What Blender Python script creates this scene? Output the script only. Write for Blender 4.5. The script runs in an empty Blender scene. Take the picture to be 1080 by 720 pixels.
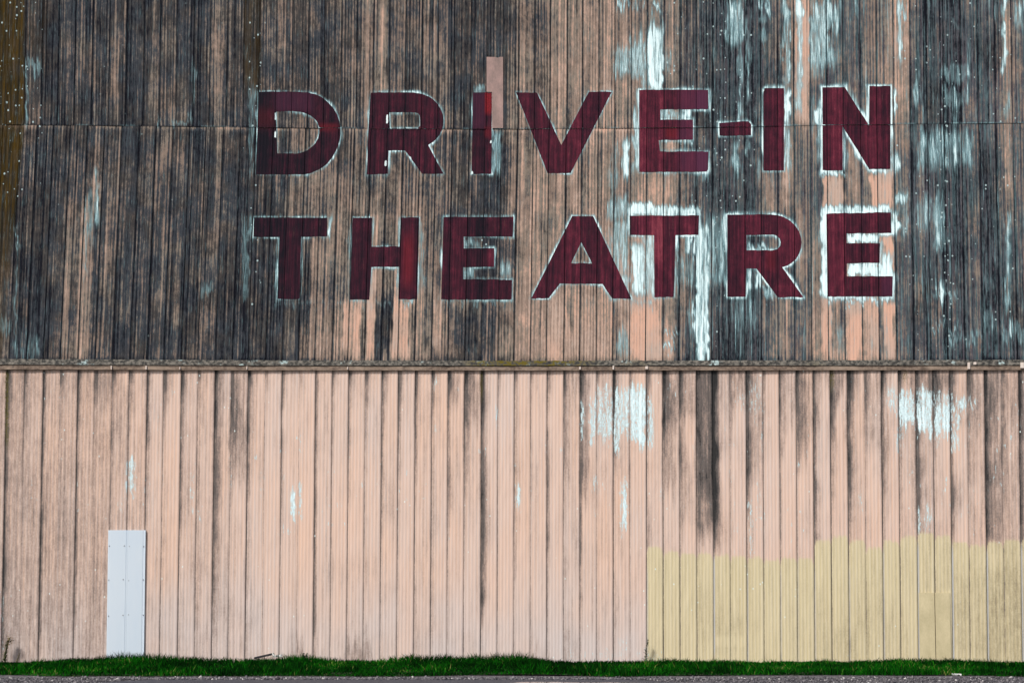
import bpy, bmesh, math, random
import numpy as np
from mathutils import Vector
from mathutils.geometry import tessellate_polygon

random.seed(7)
rng = np.random.default_rng(11)
scene = bpy.context.scene
col = scene.collection

# ---------------------------------------------------------------- camera geometry
F = 2309.0; TH = math.atan(0.1035); D = 40.0
def _zratio(py):
    v = (360 - py) / F
    return (math.sin(TH) + v * math.cos(TH)) / (math.cos(TH) - v * math.sin(TH))
H = -_zratio(699.0) * D                       # eye height so that the wall foot is z = 0

def wall_xz(px, py):
    """point of the wall plane (y = 0) for survey coordinates px, py"""
    px = np.asarray(px, float); py = np.asarray(py, float)
    v = (360 - py) / F; u = (px - 540) / F
    ry = math.cos(TH) - v * math.sin(TH); rz = math.sin(TH) + v * math.cos(TH)
    t = D / ry
    return u * t, H + rz * t

def ground_xy(px, py):
    v = (360 - py) / F; u = (px - 540) / F
    ry = math.cos(TH) - v * math.sin(TH); rz = math.sin(TH) + v * math.cos(TH)
    t = -H / rz
    return u * t, -D + ry * t
M = 1 / 57.6                                    # metres per survey unit

# ---------------------------------------------------------------- noise in numpy
def _h(ix, iy, s):
    a = (ix.astype(np.int64) * 374761393 + iy.astype(np.int64) * 668265263 + s * 982451653) & 0x7fffffff
    a = ((a ^ (a >> 13)) * 1274126177) & 0x7fffffff
    a = (a ^ (a >> 16)) & 0xffffff
    return a / float(0xffffff)
def vn(x, y, s=0):
    ix = np.floor(x); iy = np.floor(y); fx = x - ix; fy = y - iy
    fx = fx * fx * (3 - 2 * fx); fy = fy * fy * (3 - 2 * fy)
    a = _h(ix, iy, s); b = _h(ix + 1, iy, s); c = _h(ix, iy + 1, s); d = _h(ix + 1, iy + 1, s)
    return (a * (1 - fx) + b * fx) * (1 - fy) + (c * (1 - fx) + d * fx) * fy
def fbm(x, y, s=0, o=3):
    r = 0; w = 0.5; tot = 0
    for k in range(o):
        r = r + w * vn(x * 2 ** k, y * 2 ** k, s + 17 * k); tot += w; w *= .5
    return r / tot
def sst(a, b, x):
    t = np.clip((x - a) / (b - a), 0, 1); return t * t * (3 - 2 * t)
def box(x, y, x0, x1, y0, y1, fx=1.5, fy=8):
    return sst(x0 - fx, x0 + fx, x) * (1 - sst(x1 - fx, x1 + fx, x)) * sst(y0 - fy, y0 + fy, y) * (1 - sst(y1 - fy, y1 + fy, y))

# ---------------------------------------------------------------- object helpers
def link(name, me, mat=None, parent=None):
    o = bpy.data.objects.new(name, me); col.objects.link(o)
    if mat: me.materials.append(mat)
    if parent: o.parent = parent
    return o
def mesh_np(verts, faces):
    """verts (n,3) faces (m,k)"""
    me = bpy.data.meshes.new('m')
    n = len(verts); m, k = faces.shape
    me.vertices.add(n); me.vertices.foreach_set('co', np.ascontiguousarray(verts, np.float32).ravel())
    me.loops.add(m * k); me.loops.foreach_set('vertex_index', faces.astype(np.int32).ravel())
    me.polygons.add(m); me.polygons.foreach_set('loop_start', np.arange(0, m * k, k, dtype=np.int32))
    me.update(); me.validate()
    return me
def fattr(me, name, arr):
    a = me.attributes.new(name, 'FLOAT', 'POINT'); a.data.foreach_set('value', np.ascontiguousarray(arr, np.float32).ravel())
def vattr(me, name, arr):
    a = me.attributes.new(name, 'FLOAT_VECTOR', 'POINT'); a.data.foreach_set('vector', np.ascontiguousarray(arr, np.float32).ravel())
def empty(name, loc=(0, 0, 0), parent=None):
    o = bpy.data.objects.new(name, None); col.objects.link(o); o.location = loc; o.empty_display_size = .2
    if parent: o.parent = parent
    return o
def tag(o, label, cat, group=None):
    o['label'] = label; o['category'] = cat
    if group: o['group'] = group
def bmo(name, bm, mat, parent=None):
    me = bpy.data.meshes.new(name); bm.to_mesh(me); bm.free(); return link(name, me, mat, parent)
def bm_box(bm, x0, x1, y0, y1, z0, z1, bevel=0):
    vs = [bm.verts.new(p) for p in ((x0,y0,z0),(x1,y0,z0),(x1,y1,z0),(x0,y1,z0),(x0,y0,z1),(x1,y0,z1),(x1,y1,z1),(x0,y1,z1))]
    for f in ((0,3,2,1),(4,5,6,7),(0,1,5,4),(1,2,6,5),(2,3,7,6),(3,0,4,7)):
        bm.faces.new([vs[i] for i in f])
    if bevel:
        es = list({e for v in vs for e in v.link_edges})
        bmesh.ops.bevel(bm, geom=es, offset=bevel, segments=2, affect='EDGES')

# ---------------------------------------------------------------- node helper
class NT:
    def __init__(s, name):
        s.m = bpy.data.materials.new(name); s.m.use_nodes = True
        s.t = s.m.node_tree; s.t.nodes.clear()
        s.out = s.t.nodes.new('ShaderNodeOutputMaterial'); s.b = s.t.nodes.new('ShaderNodeBsdfPrincipled')
        s.t.links.new(s.b.outputs[0], s.out.inputs[0])
    def _in(s, sock, v):
        if v is None: return
        if hasattr(v, 'is_output'): s.t.links.new(v, sock)
        elif isinstance(v, (tuple, list)):
            sock.default_value = tuple(v) + ((1,) if len(v) == 3 and len(sock.default_value) == 4 else ())
        else: sock.default_value = v
    def attr(s, n, vec=False):
        k = s.t.nodes.new('ShaderNodeAttribute'); k.attribute_name = n
        return k.outputs['Vector'] if vec else k.outputs['Fac']
    def math(s, op, a, b=None, c=None, clamp=False):
        k = s.t.nodes.new('ShaderNodeMath'); k.operation = op; k.use_clamp = clamp
        s._in(k.inputs[0], a); s._in(k.inputs[1], b); s._in(k.inputs[2], c); return k.outputs[0]
    def mad(s, a, m, c): return s.math('MULTIPLY_ADD', a, m, c)
    def noise(s, vec, scale, detail=2, rough=.5, off=(0, 0, 0)):
        mp = s.t.nodes.new('ShaderNodeMapping'); s._in(mp.inputs['Vector'], vec)
        mp.inputs['Scale'].default_value = scale; mp.inputs['Location'].default_value = off
        k = s.t.nodes.new('ShaderNodeTexNoise'); k.inputs['Scale'].default_value = 1
        k.inputs['Detail'].default_value = detail; k.inputs['Roughness'].default_value = rough
        s._in(k.inputs['Vector'], mp.outputs[0]); return k.outputs['Fac']
    def voronoi(s, vec, scale, rand=1):
        mp = s.t.nodes.new('ShaderNodeMapping'); s._in(mp.inputs['Vector'], vec); mp.inputs['Scale'].default_value = scale
        k = s.t.nodes.new('ShaderNodeTexVoronoi'); k.inputs['Scale'].default_value = 1
        s._in(k.inputs['Vector'], mp.outputs[0]); return k.outputs['Distance'], k.outputs['Color']
    def step(s, v, a, b):
        k = s.t.nodes.new('ShaderNodeMapRange'); k.interpolation_type = 'SMOOTHSTEP'
        s._in(k.inputs['Value'], v); k.inputs['From Min'].default_value = a; k.inputs['From Max'].default_value = b
        return k.outputs[0]
    def ramp(s, v, pts, interp='LINEAR'):
        k = s.t.nodes.new('ShaderNodeValToRGB'); k.color_ramp.interpolation = interp
        el = k.color_ramp.elements
        while len(el) < len(pts): el.new(.5)
        for e, (p, c) in zip(el, pts): e.position = p; e.color = tuple(c) + (1,)
        s._in(k.inputs[0], v); return k.outputs[0]
    def mix(s, f, a, b, mode='MIX'):
        k = s.t.nodes.new('ShaderNodeMix'); k.data_type = 'RGBA'; k.blend_type = mode
        s._in(k.inputs['Factor'], f); s._in(k.inputs['A'], a); s._in(k.inputs['B'], b)
        return k.outputs['Result']
    def bump(s, h, strength=.3, dist=.01):
        k = s.t.nodes.new('ShaderNodeBump'); k.inputs['Strength'].default_value = strength
        k.inputs['Distance'].default_value = dist; s._in(k.inputs['Height'], h); s.t.links.new(k.outputs[0], s.b.inputs['Normal'])
    def done(s, colr, rough=.85, spec=.3, metal=0):
        s._in(s.b.inputs['Base Color'], colr); s._in(s.b.inputs['Roughness'], rough)
        s.b.inputs['Specular IOR Level'].default_value = spec; s.b.inputs['Metallic'].default_value = metal
        return s.m

def lin(r, g, b, k=1.0):
    f = lambda c: ((c / 255) / 12.92 if c / 255 <= .04045 else ((c / 255 + .055) / 1.055) ** 2.4) * k
    return (f(r), f(g), f(b))

# ---------------------------------------------------------------- joints of the sheets
J1 = [26,44,61.5,79,97,115,133,151,168.6,186,204,221,239,257,272.8,291,308,325,341.7,359.4,376,393.3,410.4,427.4,445,462,479,496.4,513,530.3,
      546.5,563.6,580,598,614.4,631.5,648.2,665.7,682.3,700.3,717,734.4,751.2,769,785.5,802.5,819.7,837,854.4,871.7,889,907,924.2,942,959.6,977.5,995,1013,1031,1049,1067]
JL = [5.5,24.4,44.4,61.7,80.8,98.6,117,134.9,154,171.2,189.9,207.6,225.6,242.8,260.6,278.3,296.4,314.4,332,349.7,367,384.3,402,419.4,437.3,454.8,472,489.4,507.3,524.7,
      542,559.3,576.8,594,611.5,629,646.5,664,681.6,699,716.6,734.4,751.9,769.6,787,804.8,822,839.8,857.8,875.8,894,912,930,948,966.4,984.4,1002.5,1020.6,1039,1057,1075.2]
JD = {5.5:(.95,4,391,700),24.4:(.45,2.5,391,520),44.4:(.9,2.6,391,700),61.7:(.12,1.5,391,600),80.8:(.75,2.6,391,640),98.6:(.2,1.5,391,500),117:(.55,2.4,391,560),134.9:(.6,3.2,391,492),154:(.85,6,391,510),171.2:(.55,5,391,425),
189.9:(.8,4,391,560),207.6:(.6,4,391,425),225.6:(.95,7,391,640),242.8:(.4,9,391,500),260.6:(.9,5,391,520),278.3:(.15,2,391,420),296.4:(.75,2.6,391,560),314.4:(.1,1.5,391,500),332:(.95,3.2,391,700),349.7:(.5,3,391,490),
367:(.8,2.6,391,520),384.3:(.42,4,391,470),402:(.7,6,391,540),419.4:(.85,4.2,391,500),437.3:(.8,3,391,500),454.8:(.85,6,391,425),472:(.6,5,391,560),489.4:(.65,8,391,520),507.3:(1.25,7,391,640),524.7:(.3,2.5,391,450),
542:(.65,2.6,391,600),559.3:(.4,2,391,450),576.8:(.8,2.6,391,640),594:(.6,5,391,480),611.5:(.85,4,391,640),629:(.5,3,391,430),646.5:(1.1,5.5,391,470),664:(.4,2.2,391,440),681.6:(1.05,5,391,470),699:(.65,7,391,500),
716.6:(.8,5,391,520),734.4:(.7,12,391,540),751.9:(1.3,8,391,575),769.6:(.45,2.5,391,560),787:(1.0,6,391,560),804.8:(.55,3,391,430),822:(.8,3,391,580),839.8:(.6,8,391,500),857.8:(1.0,5.5,391,580),875.8:(1.0,6,391,480),
894:(.95,7,391,560),912:(.4,6,391,450),930:(.9,7,391,560),948:(.95,7,391,440),966.4:(1.1,7,391,570),984.4:(1.05,8,391,470),1002.5:(1.0,6,391,580),1020.6:(.6,6,391,500),1039:(1.0,7,391,590),1057:(.5,6,391,520),1075.2:(.9,6,391,590)}
EXT = 12
def extend(J, n=EXT):
    J = list(J); p = 17.9
    return np.array([J[0] - p * k for k in range(n, 0, -1)] + J + [J[-1] + p * k for k in range(1, n + 1)])
J1 = extend(J1); JL = extend(JL)
SEAMX = [-300, 0, 230, 400, 560, 760, 830, 960, 1080, 1400]; SEAMY = [131.5, 131.5, 134, 136.2, 136.4, 134.5, 133, 131, 130, 130]
seam = lambda x: np.interp(x, SEAMX, SEAMY)
ip = lambda x, a, b: np.interp(x, a, b)
def row_lines(row):
    if row == 1:      # y from 0 to 133
        xt = J1 + ip(J1, [26, 394, 750, 1067], [1.8, 1.2, 0, -1.2]); xb = J1 + ip(J1, [26, 394, 750, 1067], [-.8, -.4, 0, .5]); return xt, 0., xb, 133.
    if row == 2:
        xt = J1 + ip(J1, [26, 375, 735, 1049], [-5, -2, 0, 1]); xb = J1 + ip(J1, [26, 394, 664, 735, 960, 1049], [-16.5, -9, -2, -1, 4, 6]); return xt, 134., xb, 380.
    xt = JL + ip(JL, [5, 540, 1075], [1.9, .4, -1.2]); xb = JL + ip(JL, [5, 540, 1075], [-4.5, -.5, 3]); return xt, 391., xb, 699.

def prof_upper(amp=.0032):
    ts = np.concatenate([[0, .018, .05], np.linspace(.05, .985, 17)[1:]])
    d = np.where(ts < .01, -.016, np.where(ts < .03, -.010, amp * np.cos(2 * np.pi * 5 * (ts - .05) / .935)))
    return ts, d
def prof_lower():
    ts = np.concatenate([[0, .02, .06], np.linspace(.06, .985, 18)[1:]])
    u = (ts - .06) / .925
    d = .0032 * np.cos(2 * np.pi * 4.5 * u) - .006 * (1 - u) ** 2     # sheet laps over its left neighbour
    d = np.where(ts < .01, -.022, np.where(ts < .03, -.014, d))
    return ts, d

xt_key = lambda: JL
def lines_for(row):
    xt, y0, xb, y1 = row_lines(row)
    ts, d = prof_lower() if row == 3 else prof_upper()
    n = len(xt) - 1
    rs = np.random.default_rng(100 + row)
    dj = rs.normal(0, .0025, n)                      # sheets never lie perfectly level
    T0 = (xt[:-1, None] + (xt[1:] - xt[:-1])[:, None] * ts).ravel(); T1 = (xb[:-1, None] + (xb[1:] - xb[:-1])[:, None] * ts).ravel()
    DD = np.repeat(d[None, :], n, 0)
    if row == 3:                                     # only every other joint is an open lap, the rest are folded ribs
        sj = np.array([{round(k, 1): v for k, v in JD.items()}.get(round(float(j), 1), (.6 if i % 2 else .15,))[0] for i, j in enumerate(xt_key())])[:n]
        DD[:, :2] *= np.clip(sj, .22, 1)[:, None]
    dd = (DD + dj[:, None]).ravel()
    jj = np.repeat(np.arange(n), len(ts)); tt = np.tile(ts, n)
    return T0, y0, T1, y1, dd, jj, tt

BASE = {1: .020, 2: .010, 3: .012}
def build_row(row, ys_of):
    """ys_of(x) -> list of y arrays, shape (rows, ncols)"""
    T0, y0, T1, y1, dd, jj, tt = lines_for(row)
    Y = ys_of(T0)                                    # (nr, nc)
    X = T0[None] + (T1 - T0)[None] * (Y - y0) / (y1 - y0)
    wx, wz = wall_xz(X, Y)
    dep = np.repeat((BASE[row] + dd)[None], Y.shape[0], 0)
    if row == 3: dep = dep + .006 * np.sin(Y / 60. + jj[None] * 1.7) * .5
    V = np.stack([wx, -dep, wz], -1).reshape(-1, 3)
    nr, nc = Y.shape
    i = np.arange(nr * nc).reshape(nr, nc)
    Fc = np.stack([i[:-1, :-1], i[1:, :-1], i[1:, 1:], i[:-1, 1:]], -1).reshape(-1, 4)
    me = mesh_np(V, Fc)
    U = np.repeat(T0[None], nr, 0)
    vattr(me, 'pc', np.stack([U, Y, np.repeat(jj[None] * 3.1, nr, 0)], -1).reshape(-1, 3))
    return me, X, Y, U, np.repeat(jj[None], nr, 0), np.repeat(tt[None], nr, 0)

# ---------------------------------------------------------------- lettering outlines (survey coordinates)
L = []
def letter(ch, label, outer, inner=None, halo=1.0): L.append(dict(ch=ch, label=label, outer=outer, inner=inner, halo=halo))
def smooth(pts, closed_from, closed_to): return pts
letter('D', 'dark plum painted letter D, first of the top word', [(273,97.2),(300,97),(316.5,97.5),(326,98),(333,99.8),(340,103.3),(346.3,108.5),(351.3,114),(355.5,120.8),(358,128),(359,135.4),(358.9,143.5),(357.4,151.5),(354.6,158.8),(350.6,166),(344.5,173.3),(339,177.5),(332.5,180.8),(327,182.9),(320,184),(295,184),(270,184.3)],
       [(291,118.4),(300,117.5),(310.4,117.5),(317,118.4),(322.9,120.2),(328.2,122.7),(332.2,125.8),(335,129.6),(336.8,135),(336.9,140.5),(335.6,146),(332.8,151),(329,155.2),(324,158.6),(318.6,161),(312,162.1),(302,162),(292.5,161.8)], .75)
letter('R', 'dark plum painted letter R of the top word', [(391,98),(415,97.9),(436,98),(441.5,98.5),(447,99.8),(452.2,102.2),(457,105.5),(461.3,109.8),(464.6,114.7),(466.8,120),(467.7,126),(467.4,132),(466,137.3),(463.5,142.2),(460.2,146.6),(456,150.4),(451.5,153),(467.8,183.5),(445,183.5),(427.4,159),(409.8,158.8),(409,183.7),(386.9,184),(388.5,140)],
       [(410.6,119),(425,118.6),(437.8,118.7),(441,119.8),(442.7,122.2),(443.2,127),(443,133.2),(441,135.7),(411.2,135.8)], .95)
letter('I', 'painted letter I whose right edge is bright red on a pink patch', [(498.8,98),(518.7,98),(518.5,140),(518.2,183.5),(497.3,183.5)], None, .7)
letter('V', 'dark maroon painted letter V', [(544.2,97.8),(566.4,98.3),(592,153.3),(621,97.2),(645,97.2),(601.7,182.8),(577.5,182.8)], None, .6)
letter('E', 'maroon painted letter E of the top word, beside the hyphen', [(674,95.2),(746.7,95),(747,115.5),(696.3,115.8),(696.3,126.7),(730.8,126.7),(730.8,147.5),(694.7,148),(696,160),(747,160),(746.7,179),(745,181.3),(674,181.5)], None, 1.0)
letter('hyphen', 'short painted hyphen between E and I', [(758.3,130),(789,128),(792,131),(792,142.8),(758.8,143.3)], None, .8)
letter('I', 'maroon painted letter I just right of the hyphen', [(805,95.5),(806.5,93.7),(826.7,93.3),(826.7,180),(805,180)], None, 1.0)
letter('N', 'maroon painted letter N ending the top word', [(867.2,92.6),(890.4,92.2),(916.3,132.7),(916.7,91.4),(939,91),(939,178.2),(916.7,178.5),(888.6,133.6),(888.6,179.8),(867.5,179.8)], None, 1.35)
letter('T', 'dark plum painted letter T, first of the bottom word', [(268,229.4),(345,229.8),(345,249.3),(317.8,249.8),(316,315.2),(292.6,315.2),(294.7,250.2),(267.3,249.7)], None, .9)
letter('H', 'dark maroon painted letter H', [(372,229.8),(392.6,229.8),(391.7,260),(421.5,260),(422.6,229.4),(442,229.4),(440,315.6),(420.2,315.6),(421,281.4),(391.7,281.4),(389.5,316),(369,316)], None, .85)
letter('E', 'maroon painted letter E between H and A', [(467.8,228.9),(541.6,228.9),(540.6,249.6),(489.2,249.6),(489.2,261.9),(521.2,261.9),(521,281.2),(488.6,281.8),(488.2,294.4),(540,295),(539.5,315.8),(465.2,315.8)], None, .85)
letter('A', 'maroon painted letter A', [(603.3,228.2),(625.7,228.2),(665.8,314.8),(645.5,314.8),(635.3,299.5),(590.5,299),(578.6,314.4),(560.3,314.8)], [(612.9,255.3),(624.5,277.7),(602,277.7)], .85)
letter('T', 'maroon painted letter T between A and R', [(664,227.6),(737.2,227.3),(736.6,247.5),(712.4,248),(710.6,313),(690.2,313.4),(689.7,248),(664.4,248)], None, 1.1)
letter('R', 'maroon painted letter R of the bottom word', [(767,226.7),(800,226.1),(813,226.2),(820,227.2),(826.5,229.2),(833,232.8),(838.3,237.6),(842.2,243.5),(844.5,249.5),(845.2,255.5),(844.6,262),(842.6,267.8),(839.4,273),(835.5,277),(830.5,280.2),(824.7,281.8),(847.3,313.4),(820.2,313.4),(797.7,283.3),(786.8,283.3),(786.5,313),(767,313)],
       [(787.4,247.9),(815,247.5),(819.2,248.8),(822,251.4),(823.3,255.6),(822.6,259.4),(820,262.5),(814.8,264),(787.4,264)], 1.0)
letter('E', 'maroon painted letter E at the right end, framed in white', [(871.4,225.4),(939.4,223.9),(940,245.6),(892.8,246.3),(892.8,256.6),(928,256.6),(927.6,277.2),(893,277.6),(893,291.4),(941.4,291.4),(941,312.8),(872.6,312.8)], None, 1.6)

def seg_dist(x, y, loop):
    d = np.full(x.shape, 99.)
    n = len(loop)
    for i in range(n):
        x0, y0 = loop[i]; x1, y1 = loop[(i + 1) % n]
        dx, dy = x1 - x0, y1 - y0; q = dx * dx + dy * dy
        t = np.clip(((x - x0) * dx + (y - y0) * dy) / q, 0, 1)
        d = np.minimum(d, np.hypot(x - x0 - t * dx, y - y0 - t * dy))
    return d
def halo_field(X, Y):
    out = np.zeros(X.shape)
    for l in L:
        xs = [p[0] for p in l['outer']]; ys = [p[1] for p in l['outer']]
        m = (X > min(xs) - 12) & (X < max(xs) + 12) & (Y > min(ys) - 12) & (Y < max(ys) + 12)
        if not m.any(): continue
        x = X[m]; y = Y[m]
        d = seg_dist(x, y, l['outer'])
        if l['inner']: d = np.minimum(d, seg_dist(x, y, l['inner']) * 1.15)
        w = (1.6 + 3.6 * vn(x / 9, y / 11, 5) ** 1.5) * l['halo']
        a = (.25 + 1.0 * vn(x / 13 + 50, y / 17, 9)) * min(1.15, .55 + .45 * l['halo'])
        v = a * np.clip(1.25 - d / w, 0, 1)
        out[m] = np.maximum(out[m], v)
    return out

# ================================================================ UPPER WALL weathering maps
def upper_maps(X, Y, U, J, T):
    rj = np.random.default_rng(5).normal(0, 1, 200)[J]
    Xs, Ys = X, Y
    G = .60 + .05 * rj + 0 * X
    # broad tendencies across the screen: (x, grime) at the top, just under the seam and at the ledge
    gx = [-200, 25, 60, 100, 125, 145, 165, 195, 212, 232, 255, 275, 300, 330, 360, 388, 410, 440, 465, 490, 510, 540, 565, 600, 640, 665, 690, 705, 725, 745, 760, 780, 800, 820, 840, 852, 870, 900, 925, 945, 956, 968, 985, 1005, 1025, 1050, 1062, 1080, 1300]
    ga = [.8, .76, .72, .69, .66, .80, .66, .66, .78, .60, .74, .68, .60, .63, .58, .46, .58, .60, .62, .66, .70, .56, .48, .45, .42, .48, .46, .52, .66, .74, .86, .74, .70, .60, .34, .36, .55, .60, .50, .34, .50, .78, .84, .86, .78, .76, .50, .68, .8]
    gb = [.8, .76, .70, .62, .68, .76, .66, .60, .72, .62, .74, .68, .60, .48, .52, .50, .56, .52, .62, .62, .66, .56, .45, .45, .48, .45, .44, .50, .66, .74, .82, .74, .66, .58, .50, .56, .66, .48, .36, .48, .72, .76, .80, .84, .76, .78, .50, .74, .8]
    gc = [.8, .74, .72, .52, .70, .76, .66, .66, .62, .60, .80, .78, .76, .62, .48, .42, .55, .40, .55, .55, .62, .48, .36, .36, .36, .30, .22, .45, .66, .60, .84, .84, .64, .50, .56, .50, .30, .32, .28, .60, .76, .74, .78, .80, .80, .86, .76, .74, .8]
    a = ip(U, gx, ga); b = ip(U, gx, gb); c = ip(U, gx, gc)
    wgt = sst(60, 190, Y); g = a * (1 - wgt) + b * wgt; w2 = sst(190, 300, Y); g = g * (1 - w2) + c * w2
    G = g + .035 * rj - .005 + .075 * sst(.40, .60, g) + .05 * box(X, Y, 262, 640, -400, 315, 20, 20) - .07 * sst(930, 960, X)
    Yw = Y + 26 * (vn(U / 1.6, Y / 200, 101) - .5) + 14 * (vn(U / 4, Y / 15, 102) - .5); Uw = U + 3.2 * (vn(U / 4, Y / 9, 103) - .5) + 2 * (vn(X / 2, Y / 30, 104) - .5)
    P = [ # x0 x1 y0 y1 target weight  (patches of clean paint and of soot, read off sheet by sheet)
     (113,133,20,110,.58,.6),(127,134,60,130,.86,.6),(84,100,100,130,.88,.7),(84,96,0,60,.86,.6),(133,140,0,380,.86,.5),
     (222,238,28,115,.46,.7),(100,110,185,215,.38,.8),(89,103,215,378,.40,.8),(40,70,300,318,.88,.5),(228,262,285,380,.84,.6),
     (262,293,255,330,.82,.6),(300,317,330,378,.80,.5),(333,346,252,380,.36,.7),(346,357,190,330,.48,.6),(296,330,320,350,.8,.6),
     (368,386,318,380,.17,.85),(386,393,318,380,.66,.7),(392,401,285,380,.18,.85),(402,418,318,380,.84,.85),(419,437,318,380,.17,.9),
     (405,421,262,280,.6,.5),(393,402,228,262,.3,.6),(437,444,320,378,.74,.6),(443,455,225,380,.40,.6),(482,506,325,375,.90,.8),
     (455,462,300,378,.78,.6),(462,470,318,378,.34,.6),(508,516,330,378,.36,.5),(520,540,330,350,.76,.4),
     (396,409,0,90,.42,.6),(376,380,0,60,.84,.7),(445,462,30,80,.46,.5),(478,512,5,60,.78,.5),
     (546,562,0,90,.52,.5),(580,600,0,130,.40,.6),(600,632,0,90,.40,.5),(622,648,60,130,.36,.5),
     (540,562,160,225,.40,.5),(562,580,158,225,.34,.6),(600,615,160,225,.30,.6),(615,640,185,225,.42,.6),
     (614,648,330,380,.28,.6),(575,598,318,380,.26,.7),(598,612,318,380,.24,.7),(560,575,330,380,.36,.6),(598,606,318,345,.74,.6),
     (663,681,318,380,.15,.85),(648,663,320,380,.50,.6),(681,698,320,380,.12,.9),(698,712,325,380,.20,.75),(712,717,320,380,.72,.7),
     (696,713,318,345,.62,.5),(717,734,250,380,.58,.6),(690,704,183,226,.24,.8),(680,690,183,220,.28,.7),
     (700,714,150,160,.2,.9),(752,768,0,380,.80,.5),(768,800,315,380,.82,.6),
     (838,853,0,132,.18,.85),(846,853,0,132,.10,.5),(832,838,0,132,.62,.6),(853,872,90,132,.7,.5),
     (800,817,183,226,.30,.6),(822,840,150,226,.40,.5),(826,838,160,200,.30,.5),(802,815,316,380,.66,.5),(815,840,316,380,.36,.6),
     (867,889,183,224,.12,.9),(889,901,140,224,.66,.6),(896,908,160,224,.34,.8),(908,916,185,224,.6,.6),(917,941,182,224,.10,.9),
     (866,876,316,378,.12,.9),(877,890,316,378,.52,.8),(894,907,316,378,.12,.9),(908,917,316,378,.30,.8),(918,926,316,376,.12,.9),(926,930,316,376,.72,.8),(930,941,316,374,.10,.95),
     (930,940,246,292,.08,.95),(945,958,0,120,.34,.5),(960,966,0,380,.84,.5),(992,1002,0,380,.90,.5),
     (1059,1065,0,200,.26,.7),(1033,1037,0,380,.84,.4),(848,866,240,370,.62,.4),(840,848,228,300,.30,.5),(850,860,320,375,.44,.5)]
    for x0, x1, y0, y1, tv, w in P:
        k = box(Uw, Yw, x0, x1, y0, y1, 1.6, 9) * w
        G = G * (1 - k) + tv * k
    # vertical streaks: one set is tied to the ribs, one drifts
    rib = .5 + .5 * np.cos(2 * np.pi * 5 * (T - .05) / .935 + 1.2 * vn(J * 7.7, Y / 90, 12))
    st = vn(U / 1.25, Y / 150 + J * 7, 1) - .5; st2 = vn(U / 3.4, Y / 80, 2) - .5; bl = fbm(U / 15, Y / 24, 3, 4) - .5; bl2 = fbm(X / 4, Y / 5, 23, 3) - .5
    amp = .22 + .78 * sst(.12, .5, G)
    rp = 5 * (T - .05) / .935; rk = np.floor(rp + .5); rf = np.abs(rp - rk)
    lst = _h(J * 13 + rk, J * 0 + 3, 61) * (.35 + .9 * vn(J * 3.7 + rk * 1.9, Y / 60, 62))
    lit = _h(J * 17 + np.floor(rp), J * 0 + 5, 63) * (.3 + .9 * vn(J * 2.9 + np.floor(rp) * 2.3, Y / 75, 64)) * np.exp(-((rp - np.floor(rp) - .5) / .2) ** 2)
    G = G + (st * .34 + st2 * .14 + bl * .30 + bl2 * .24) * amp + (.42 * lst * np.exp(-(rf / .17) ** 2) - .20 * lit) * (.35 + .65 * amp)
    # joint lines
    G = np.where(T < .03, np.maximum(G, .95), G); G = G + .05 * np.exp(-((1 - T) / .05)) * (vn(J * 3.3, Y / 40, 4) > .35)
    G = G + .06 * np.exp(-T / .06) * vn(J * 5.1, Y / 50, 8)
    # white undercoat
    W = halo_field(X, Y)
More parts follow.
